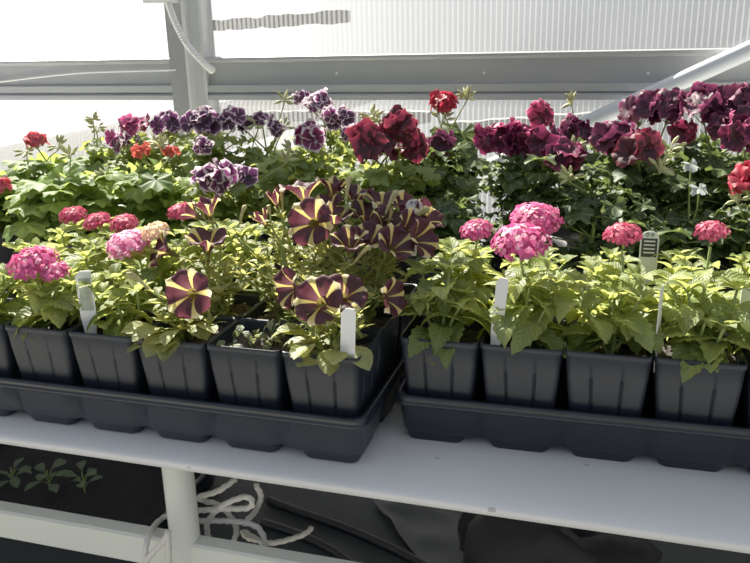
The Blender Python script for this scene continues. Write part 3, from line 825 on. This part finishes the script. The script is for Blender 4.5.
# nearly bare pot with small weeds
t = thing('potted_seedling', 'nearly bare black pot of soil with a few wilted seedlings, front row of petunia tray', 'potted plant', LL('E', 1))
square_pot(t, 31); rng = random.Random(31); fo, st = MB(), MB()
for k in range(9):
    p = V((rng.uniform(-.03, .03), rng.uniform(-.03, .015), PH-.018)); e = p+V((rng.uniform(-.012, .012), rng.uniform(-.012, .012), rng.uniform(.012, .03)))
    stemtube(st, p, e, .0008, .0005, rng, .5, n=4)
    for q in range(3):
        a = rng.random()*6; leaf(fo, e-V((0, 0, .004*q)), V((math.cos(a), math.sin(a), .1)), .016, .009, rng, .3, 1.3, 0, 5, .4)
st.build('stems', M['stem'], t); fo.build('foliage', M['weed_leaf'], t)
petunia(LL('F', 1), 23, [fl(286, 288, .05, (-.55, -.75, .1), .026, .08, 1.1), fl(318, 300, .022, (.0, -.85, .5), .029, .06, .9), fl(345, 292, .05, (.35, -.55, .75), .026, 0, .2), fl(394, 297, .07, (.85, -.25, .2), .024, .15)],
        [], 'petunia with several open striped blooms in the corner pot of its tray', gp, .055, .04, 10, 1.05)
petunia(LL('E', 2), 24, [fl(262, 218, .17, (-.4, -.2, .9), .020, .75), fl(275, 198, .18, (-.2, -.1, .95), .020, .8)],
        [bd(270, 215, .15, 268, 205, .15), bd(240, 222, .14, 246, 205, .15)], 'mostly leafy petunia behind the nearly bare soil pot, with folded buds', gp, .085, .052, 26, 1.0, False)
petunia(LL('F', 2), 25, [fl(309, 222, .13, (-.1, -.95, .3), .030, 0, .55), fl(350, 240, .11, (.15, -.35, .9), .028, .30), fl(372, 236, .13, (.35, -.25, .9), .029, .35), fl(396, 243, .12, (.55, -.35, .75), .029, .25), fl(424, 238, .14, (.85, -.3, .35), .028, .2), fl(336, 214, .15, (.2, -.1, 1), .028, .35)],
        [bd(355, 262, .10, 372, 246, .10)], 'bushy petunia with star bloom facing out, behind the corner petunia', gp, .095, .05, 18, 1.0, False)
petunia(LL('E', 3), 26, [fl(302, 186, .20, (-.15, .05, 1), .033, .18, .4), fl(334, 184, .22, (.05, .1, 1), .030, .35), fl(356, 192, .22, (.15, .05, 1), .029, .3), fl(328, 204, .18, (.0, -.2, 1), .027, .4)],
        [bd(283, 212, .19, 281, 190, .2), bd(346, 200, .18, 350, 176, .2, .005)], 'petunia with upright striped trumpets at the highest point of the cluster', gp, .095, .05, 14, 1.0, False)
petunia(LL('F', 3), 27, [fl(384, 200, .21, (.25, -.1, 1), .030, .2), fl(408, 205, .21, (.5, -.1, .9), .030, .3), fl(428, 214, .2, (.75, -.1, .7), .029, .3), fl(366, 212, .19, (.1, -.3, .95), .028, .35), fl(390, 222, .17, (.45, -.3, .85), .029, .3), fl(412, 226, .16, (.7, -.3, .6), .028, .35)],
        [bd(408, 225, .18, 430, 208, .18, .006), bd(385, 215, .18, 398, 190, .19, .005)], 'petunia with fanned striped trumpets leaning over the gap between trays', gp, .10, .05, 14, 1.0, False)

# ------------------------------------------------------------------ right tray
def RL(k, r): p = RTp((k+.5)*P, (r-.5)*P); return V((p.x, p.y, ZP))
gr = 'lantanas in the lantana tray'
lantana(RL(0, 1), 41, .085, [], 'tall flowerless lantana in the corner pot of the lantana tray, beside the gap', gr, 7, .036)
lantana(RL(1, 1), 42, .082, [hd(521, 243, .10, .029, 'lantana_pink'), hd(536, 220, .15, .0275, 'lantana_pink')], 'lantana with two large bright pink heads and leaves hanging over its rim', gr, 8, .042)
lantana(RL(2, 1), 43, .085, [hd(623, 235, .13, .0185, 'lantana_rose')], 'lantana with one small rose head, between the double-headed and round-headed lantanas', gr, 8, .042)
lantana(RL(3, 1), 44, .085, [hd(712, 232, .14, .0165, 'lantana_rose')], 'lantana with one compact round rose-red head, front row of lantana tray', gr, 8, .042)
lantana(RL(4, 1), 45, .08, [], 'flowerless lantana at the cut-off end of lantana tray front row', gr, 7, .04)
lantana(RL(0, 2), 46, .085, [hd(477, 231, .18, .019, 'lantana_pink')], 'lantana with one pink head tucked behind the tall flowerless corner lantana', gr, 6, .036)
for k in range(1, 5):
    lantana(RL(k, 2), 46+k, .065, [], ['', 'low flowerless lantana behind the double-headed lantana, second row', 'low flowerless lantana behind the small rose headed lantana, second row', 'low flowerless lantana behind the compact round headed lantana, second row', 'low flowerless lantana at the cut-off end of lantana tray second row'][k], gr, 5, .036, .95)
for k in range(0, 5):
    lantana(RL(k, 3), 52+k, .06, [], ['short lantana in back row of lantana tray next to the petunias', 'short lantana in back row of lantana tray, two pots behind the double-headed one', 'short lantana in back row of lantana tray, two pots behind the rose-headed one', 'short lantana in back row of lantana tray, two pots behind the round-headed one', 'short lantana in back row at cut-off end of lantana tray'][k], gr, 5, .034, .9)

# ------------------------------------------------------------------ geraniums
def GP(u, v, Y): p = at(u, v, Y); return V((p.x, Y, 0))
def gh(u, v, Y, R, fr, n, m): return (at(u, v, Y), R, fr, n, m)
gg = 'geraniums along the glazed wall'
G = [
 (GP(36, 170, .60), 'zonal', [gh(36, 141, .57, .020, .014, 14, 'zonal_salmon')], [(at(26, 152, .56), .012), (at(58, 146, .56), .012)], 'zonal geranium with one salmon-pink ball and pale buds, before the glazing', .115, .085, 80, .032, None),
 (GP(-14, 200, .44), 'zonal', [gh(-1, 186, .40, .018, .015, 12, 'zonal_salmon')], [], 'zonal geranium with a bright red bloom cut by the picture edge', .10, .085, 80, .034, None),
 (GP(70, 190, .43), 'zonal', [], [(at(106, 178, .40), .010), (at(70, 156, .42), .010)], 'flowerless zonal geranium with broad scalloped leaves behind the domed pink lantana', .115, .085, 90, .036, None),
 (GP(100, 165, .60), 'zonal', [], [(at(96, 128, .6), .014), (at(93, 119, .6), .006)], 'zonal geranium with one tall bud stalk standing against the bright glazing', .125, .08, 70, .034, None),
 (GP(130, 160, .62), 'regal', [gh(135, 127, .60, .024, .017, 9, 'regal_pink'), gh(122, 145, .56, .024, .017, 8, 'regal_magenta')], [], 'geranium mixing hot pink and dark purple pale-edged blooms', .125, .08, 70, .028, None),
 (GP(150, 190, .45), 'zonal', [gh(143, 152, .45, .020, .010, 9, 'zonal_coral'), gh(172, 152, .46, .012, .010, 7, 'zonal_coral')], [(at(160, 145, .46), .01)], 'geranium with small coral half-open blooms over dark broad leaves', .13, .08, 80, .033, None),
 (GP(172, 160, .68), 'regal', [gh(168, 126, .66, .026, .018, 9, 'regal_dusk')], [], 'regal geranium with a dark dusky purple cluster just before the post', .13, .075, 60, .027, None),
 (GP(212, 165, .62), 'regal', [gh(205, 124, .60, .032, .020, 12, 'regal_dusk'), gh(232, 122, .62, .022, .017, 7, 'regal_purple'), gh(204, 147, .52, .010, .016, 3, 'regal_purple')], [], 'regal geranium with broad purple white-rimmed cluster in front of the post', .13, .08, 80, .027, None),
 (GP(222, 205, .42), 'regal', [gh(213, 180, .36, .026, .020, 10, 'regal_purple'), gh(243, 178, .40, .014, .016, 5, 'regal_dusk')], [(at(285, 160, .4), .01)], 'regal geranium with a low purple white-rimmed cluster hanging above the petunias', .12, .075, 80, .026, None),
 (GP(262, 170, .64), 'regal', [gh(246, 126, .64, .016, .014, 6, 'regal_dusk'), gh(262, 120, .64, .014, .013, 5, 'regal_purple'), gh(278, 130, .62, .013, .013, 5, 'regal_dusk')], [(at(258, 124, .63), .014), (at(282, 128, .62), .014), (at(284, 100, .66), .009)], 'regal geranium mostly in bud with a few tiny dark florets', .125, .08, 80, .026, None),
 (GP(330, 165, .70), 'regal', [gh(320, 103, .68, .022, .017, 9, 'regal_purple'), gh(341, 120, .66, .024, .016, 9, 'regal_dusk'), gh(301, 99, .70, .011, .012, 5, 'regal_dusk'), gh(330, 116, .64, .016, .014, 6, 'regal_purple'), gh(352, 134, .62, .013, .013, 5, 'regal_purple')], [(at(330, 130, .66), .012)], 'tallest regal geranium with pale-rimmed purple clusters rising over the rail', .13, .075, 70, .026, None),
 (GP(312, 185, .50), 'regal', [gh(313, 140, .48, .020, .020, 7, 'regal_magenta')], [(at(292, 150, .48), .010)], 'regal geranium with one magenta cluster of crisp white-edged petals', .13, .08, 80, .026, None),
 (GP(385, 190, .50), 'regal', [gh(374, 147, .47, .030, .026, 8, 'regal_maroon'), gh(398, 130, .50, .024, .024, 7, 'regal_maroon')], [(at(372, 117, .54), .012), (at(380, 122, .54), .010)], 'regal geranium with large velvety maroon blooms above the petunias', .125, .08, 85, .026, None),
 (GP(428, 180, .60), 'regal', [gh(412, 150, .54, .022, .022, 7, 'regal_maroon'), gh(441, 145, .58, .020, .020, 6, 'regal_plum')], [], 'regal geranium with smaller near-black maroon blooms beside the red ball', .13, .08, 80, .027, 'shaded_leaf'),
 (GP(448, 165, .74), 'zonal', [gh(443, 104, .70, .024, .015, 18, 'zonal_red')], [(at(441, 120, .69), .016), (at(467, 97, .72), .010)], 'zonal geranium with a single round crimson ball over the rail', .13, .08, 70, .03, 'shaded_leaf'),
 (GP(528, 190, .52), 'regal', [gh(500, 142, .50, .026, .022, 8, 'regal_wine'), gh(530, 145, .50, .028, .022, 9, 'regal_wine'), gh(543, 118, .54, .018, .018, 6, 'regal_rose'), gh(560, 158, .46, .020, .020, 6, 'regal_wine')], [(at(572, 150, .5), .012)], 'regal geranium with wide wine and rose clusters, standing by the brace pipe foot', .165, .09, 120, .025, 'shaded_leaf'),
 (GP(580, 170, .70), 'regal', [gh(573, 134, .66, .026, .018, 9, 'regal_plum')], [(at(572, 103, .68), .010)], 'regal geranium with dusky plum cluster and a lone bud stalk over the rail', .17, .085, 95, .027, 'shaded_leaf'),
 (GP(640, 185, .55), 'regal', [gh(615, 142, .54, .028, .022, 9, 'regal_plum'), gh(640, 150, .48, .024, .022, 8, 'regal_maroon'), gh(640, 112, .62, .026, .020, 9, 'regal_plum'), gh(668, 110, .62, .026, .020, 8, 'regal_plum')], [(at(668, 150, .48), .014), (at(660, 168, .45), .012)], 'broad regal geranium with plum clusters in front of the diagonal pipe', .165, .095, 125, .027, 'shaded_leaf'),
 (GP(688, 175, .66), 'regal', [gh(683, 134, .58, .014, .018, 5, 'regal_rose')], [], 'regal geranium with one rose-pink bloom between two plum-coloured plants', .17, .085, 95, .028, 'shaded_leaf'),
 (GP(728, 180, .58), 'regal', [gh(705, 108, .58, .028, .021, 10, 'regal_plum'), gh(738, 104, .58, .028, .021, 10, 'regal_plum'), gh(722, 128, .54, .020, .018, 7, 'regal_plum'), gh(740, 138, .52, .026, .020, 8, 'regal_wine')], [], 'tall regal geranium massed with plum clusters at the dark end of the row', .175, .095, 120, .028, 'shaded_leaf'),
 (GP(755, 215, .42), 'regal', [gh(742, 180, .40, .014, .019, 6, 'zonal_red')], [(at(738, 200, .40), .008)], 'geranium with a single low red bloom behind the compact round headed lantana', .10, .075, 80, .026, 'shaded_leaf'),
 (GP(598, 210, .44), 'regal', [], [(at(570, 178, .42), .010)], 'flowerless small-leaved geranium behind the small rose headed lantana', .12, .08, 95, .022, 'shaded_leaf'),
 (GP(672, 215, .43), 'regal', [], [], 'flowerless geranium with a few silvery leaves near the rounded white tag', .085, .075, 80, .026, 'shaded_leaf'),
 (GP(450, 205, .44), 'regal', [], [], 'flowerless geranium filling the space behind the gap between the trays', .10, .075, 80, .025, 'shaded_leaf'),
]
for i, (loc, kind, heads, buds, label, H, sp_, nl, lr, lm) in enumerate(G):
    if not lm and loc.y > .48 and i not in (0, 3): H += .035; sp_ += .012; nl = int(nl*1.35)
    if lm and i in (13, 14): H += .03; nl = int(nl*1.3)
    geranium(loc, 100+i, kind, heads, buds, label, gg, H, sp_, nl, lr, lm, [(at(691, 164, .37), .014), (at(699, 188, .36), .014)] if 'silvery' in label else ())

# ------------------------------------------------------------------ plant tags
def plant_tag(u, v0, v1, Y, w, lean, label, face=0, style='plain', rot=0):
    """blade standing in the soil; v0 top pixel row, v1 where it is hidden"""
    a, c = at(u, v1, Y), at(u, v0, Y); h = (c-a).length+.03
    t = thing('plant_tag', label, 'plant tag', a-V((0, 0, .03)), face)
    b = MB(); pts = [(-w/2*.55, 0), (-w/2, h*.35), (-w/2, h-w*.35)]
    if style in ('round', 'eyes'):
        wb = w*.42 if style == 'eyes' else w/2
        pts = [(-wb, 0), (-wb, h-w*.9), (-w/2, h-w*.7), (-w/2, h-w*.4)]
        for k in range(9): q = PI-PI*k/8; pts.append((math.cos(q)*w/2, h-w*.4+math.sin(q)*w*.4))
        pts += [(w/2, h-w*.7), (wb, h-w*.9), (wb, 0)]
    else: pts += [(-w/2+w*.3, h), (w/2-w*.1, h), (w/2, h-w*.2), (w/2, h*.35), (w/2*.55, 0)]
    def P3(x, z, y=0): return V((x+lean*z, y+.15*z*0, z))
    front = [P3(x, z, -.0004) for x, z in pts]; back = [P3(x, z, .0004) for x, z in pts]
    b.cap(front); b.cap(back, flip=True); b.grid([front, back], wrap=True)
    bl = b.build('tag_blade', M['tag_white'], t, smooth=False)
    if style == 'picture':
        b = MB(); b.add([P3(-w*.4, h*.45, -.0009), P3(w*.4, h*.45, -.0009), P3(w*.4, h*.9, -.0009), P3(-w*.3, h*.9, -.0009)], [(0, 1, 2, 3)]); b.build('printed_picture', M['tag_picture'], bl, smooth=False)
    if style in ('round', 'eyes'):
        for sx in (-1, 1):
            b = MB(); c0 = (sx*w*.14, h-w*.2); r0, r1 = w*.10, w*.055
            ro = [P3(c0[0]+math.cos(2*PI*k/14)*r0, c0[1]+math.sin(2*PI*k/14)*r0, -.0010) for k in range(14)]
            ri = [P3(c0[0]+math.cos(2*PI*k/14)*r1, c0[1]+math.sin(2*PI*k/14)*r1, -.0010) for k in range(14)]
            b.grid([ro, ri], wrap=True); b.build('printed_ring', M['tag_dark'], bl, smooth=False)
    if style == 'round':
        b = MB(); z1, z0 = h-w*.42, h-w*1.5
        b.add([P3(-w*.42, z0, -.0009), P3(w*.42, z0, -.0009), P3(w*.42, z1, -.0009), P3(-w*.42, z1, -.0009)], [(0, 1, 2, 3)])
        for k in range(4):
            zz = z1-w*.16-k*w*.22
            b.add([P3(-w*.3, zz-w*.04, -.0013), P3(w*.3, zz-w*.04, -.0013), P3(w*.3, zz+w*.04, -.0013), P3(-w*.3, zz+w*.04, -.0013)], [(0, 1, 2, 3)], None, .5, 1)
        b.build('printed_panel', [M['tag_dark'], M['tag_white']], bl, smooth=False)
    return t
plant_tag(89, 272, 318, .022, .0185, .0, 'white picture tag standing between the domed pink lantana and its neighbour', .35, 'picture')
plant_tag(494, 276, 336, RL(1, 1).y-.03, .015, .10, 'bright white tag standing beside the double-headed lantana', -.5)
plant_tag(346, 308, 357, .008, .017, .06, 'dazzling sunlit white tag in the corner petunia pot', -.15)
plant_tag(657, 287, 345, RL(2, 1).y-.02, .010, .0, 'white tag seen edge-on between the rose headed and round headed lantanas', 1.2)
plant_tag(648, 231, 262, RL(2, 3).y+.03, .023, 0, 'white round-topped tag with two dark rings above a dark text panel', .05, 'round')
plant_tag(409, 199, 232, .192, .021, .1, 'white round-topped tag with two rings peeking out among the petunias', .0, 'eyes')
plant_tag(742, 284, 340, RL(3, 1).y+.035, .014, .0, 'pale tag at the cut-off end of the lantana tray', .3)

# ------------------------------------------------------------------ under the bench
t = thing('rope', 'loosely coiled white twisted rope hanging behind the bench leg', 'rope', at(210, 510, .05))
RP = at(210, 510, .05)
path = [(236, 479, .07), (218, 491, .05), (200, 497, .05), (205, 501, .06), (222, 507, .06), (236, 527, .06), (232, 543, .06), (217, 548, .05), (209, 538, .05), (208, 522, .05), (222, 506, .045), (244, 497, .05), (252, 501, .05), (248, 508, .05),
        (222, 509, .045), (196, 511, .05), (176, 514, .05), (160, 520, .045), (148, 538, -.02), (145, 562, -.03), (150, 556, -.032), (166, 538, -.034), (168, 534, -.034), (168, 570, -.03), (160, 590, -.02), (172, 545, .05), (190, 524, .05), (205, 521, .05), (238, 522, .05), (258, 528, .05), (265, 545, .05), (258, 562, .04), (248, 575, .05), (262, 560, .07), (262, 543, .08), (248, 538, .09), (244, 532, .1), (268, 543, .1), (300, 536, .12), (312, 528, .14)]
b = MB(); cp = [p-RP for p in spline([at(u, v, Y) for u, v, Y in path], 14)]
b.tube(cp, .0034, 12, lobes=3, twist=520, lobe_amp=.22)
b.build('rope_coil', M['rope'], t)
b = MB(); cp = [p-RP for p in spline([at(u, v, Y) for u, v, Y in ((256, 485, .06), (261, 497, .07), (255, 512, .08), (247, 520, .09))], 12)]
b.tube(cp, .0034, 12, lobes=3, twist=520, lobe_amp=.22); b.build('rope_tail', M['rope'], t)

def hose(pts, label):
    b = MB(); b.tube(spline(pts, 10), .007, 10); tag(b.build('irrigation_hose', M['hose']), label, 'hose')
zs = -.308
hose([at_z(u, v, zs) for u, v in ((268, 500), (300, 512), (345, 528), (395, 550), (450, 580))], 'black hose lying on the lower shelf, nearer the bench underside')
hose([at_z(u, v, zs) for u, v in ((262, 522), (300, 535), (335, 552), (380, 585))], 'black hose lying on the lower shelf beside the rope loop')
# crumpled sheet, dark sack, pale strip on the lower shelf
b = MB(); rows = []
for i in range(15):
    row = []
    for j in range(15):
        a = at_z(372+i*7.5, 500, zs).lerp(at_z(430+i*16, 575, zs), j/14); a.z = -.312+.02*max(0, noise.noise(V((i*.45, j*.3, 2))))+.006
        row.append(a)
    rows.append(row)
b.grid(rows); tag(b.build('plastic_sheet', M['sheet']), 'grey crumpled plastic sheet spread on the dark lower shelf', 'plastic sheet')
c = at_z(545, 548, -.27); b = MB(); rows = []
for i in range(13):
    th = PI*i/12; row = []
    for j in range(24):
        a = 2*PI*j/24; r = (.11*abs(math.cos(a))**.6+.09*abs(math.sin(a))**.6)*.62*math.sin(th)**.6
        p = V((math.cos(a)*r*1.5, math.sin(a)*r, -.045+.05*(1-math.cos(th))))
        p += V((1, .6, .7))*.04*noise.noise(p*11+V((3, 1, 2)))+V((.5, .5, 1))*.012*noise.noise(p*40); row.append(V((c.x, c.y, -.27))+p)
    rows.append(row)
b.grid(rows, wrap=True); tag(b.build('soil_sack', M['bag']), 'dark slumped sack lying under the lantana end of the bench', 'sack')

# seedling trays on the lower shelf
def seed_tray(loc, w, d, label):
    t = thing('seedling_tray', label, 'tray', loc); b = MB()
    o0 = rounded(w, d, .012)
    rr = [[V((x*s, y*s, z)) for x, y in o0] for s, z in ((.95, .035), (.96, .05), (1, .051), (1, .046), (.97, .044), (.93, 0))]
    b.grid(rr, wrap=True); b.cap(rr[-1], flip=True); b.build('tray_body', M['tray'], t)
    b = MB(); rows = []
    for i in range(19):
        rows.append([V(((i/18-.5)*w*.95, (j/12-.5)*d*.95, .038+.004*noise.noise(V((i*.9, j*.9, loc[0]*7))))) for j in range(13)])
    b.grid(rows); b.build('soil', M['dark_soil'], t)
def seedling(p, seed, s, label, group):
    rng = random.Random(seed); t = thing('seedling', label, 'seedling', p, 0, group); b = MB(); st = MB()
    for k in range(7):
        a = k*2.4+seed; el = rng.uniform(.1, .7); d = V((math.cos(a)*math.cos(el), math.sin(a)*math.cos(el), math.sin(el)))
        q = V((0, 0, .012+.003*k))*s+d*.008*s
        st.tube([(0, 0, .008*s+.002*k), q], .0009, 5, caps=False)
        leaf(b, q, d, .026*s*rng.uniform(.8, 1.1), .015*s, rng, .3, .7, 0, 7, .6)
    st.tube([(0, 0, -.004), (0, 0, .034*s)], .0013, 6); st.build('stem', M['stem'], t); b.build('foliage', M['seedling_leaf'], t)
zt = -.313
p = at_z(75, 487, -.275); seed_tray((p.x-.02, p.y+.02, zt), .46, .24, 'black tray of dark soil with seedlings on the shelf under the bench')
gs = 'seedlings on the shelf under the bench'
for k, (u, v, s, lab) in enumerate(((14, 487, 1.1, 'green seedling in the under-bench tray, cut by the picture edge'), (50, 491, 1.15, 'green seedling in the under-bench tray with one pale round leaf'), (85, 493, 1.1, 'dull green seedling in the under-bench tray, the one closest to the bench leg'))):
    seedling(at_z(u, v, -.276), 300+k, s, lab, gs)

# ------------------------------------------------------------------ light
SD = V((-.52, .60, .74)).normalized()
sl = bpy.data.lights.new('sun', 'SUN'); sl.energy = 22; sl.angle = math.radians(.6); sl.color = (1, .93, .80)
so = bpy.data.objects.new('sun', sl); C.objects.link(so); so.rotation_euler = SD.to_track_quat('Z', 'Y').to_euler(); so.location = SD*4
w = bpy.data.worlds.new('sky'); bpy.context.scene.world = w; w.use_nodes = True; nt = w.node_tree; nt.nodes.clear()
out = N(nt, 'ShaderNodeOutputWorld'); bg = N(nt, 'ShaderNodeBackground'); L(nt, bg.outputs[0], out.inputs[0])
tc = N(nt, 'ShaderNodeTexCoord'); dp = N(nt, 'ShaderNodeVectorMath', operation='DOT_PRODUCT'); dp.inputs[1].default_value = SD
L(nt, tc.outputs['Generated'], dp.inputs[0])
dd = MATH(nt, 'MAXIMUM', dp.outputs['Value'], 0)
cl = N(nt, 'ShaderNodeVectorMath', operation='DOT_PRODUCT'); cl.inputs[1].default_value = V((-.72, .68, .14)).normalized(); L(nt, tc.outputs['Generated'], cl.inputs[0])
glow = MATH(nt, 'ADD', MATH(nt, 'MULTIPLY', MATH(nt, 'POWER', MATH(nt, 'MAXIMUM', cl.outputs['Value'], 0), 9), 1.9), MATH(nt, 'MULTIPLY', MATH(nt, 'POWER', dd, 30), 3))
sx = N(nt, 'ShaderNodeSeparateXYZ'); L(nt, tc.outputs['Generated'], sx.inputs[0])
base = RAMP(nt, MATH(nt, 'ADD', MATH(nt, 'MULTIPLY', sx.outputs[2], .5), .5), [(.40, (.12, .125, .13)), (.49, (.22, .235, .255)), (.56, (.245, .275, .315)), (1, (.40, .44, .52))])
n = N(nt, 'ShaderNodeMix', data_type='RGBA', blend_type='ADD'); n.inputs[0].default_value = 1
gc = N(nt, 'ShaderNodeMix', data_type='RGBA', blend_type='MULTIPLY'); gc.inputs[0].default_value = 1; gc.inputs[7].default_value = (1, .97, .90, 1)
cb = N(nt, 'ShaderNodeCombineColor')
for i in range(3): L(nt, glow, cb.inputs[i])
L(nt, cb.outputs[0], gc.inputs[6]); L(nt, base, n.inputs[6]); L(nt, gc.outputs[2], n.inputs[7]); L(nt, n.outputs[2], bg.inputs[0]); bg.inputs[1].default_value = .8
vs = bpy.context.scene.view_settings; vs.view_transform = 'Standard'; vs.exposure = .38; vs.gamma = 1.22
bpy.context.scene.cycles.transparent_max_bounces = 16
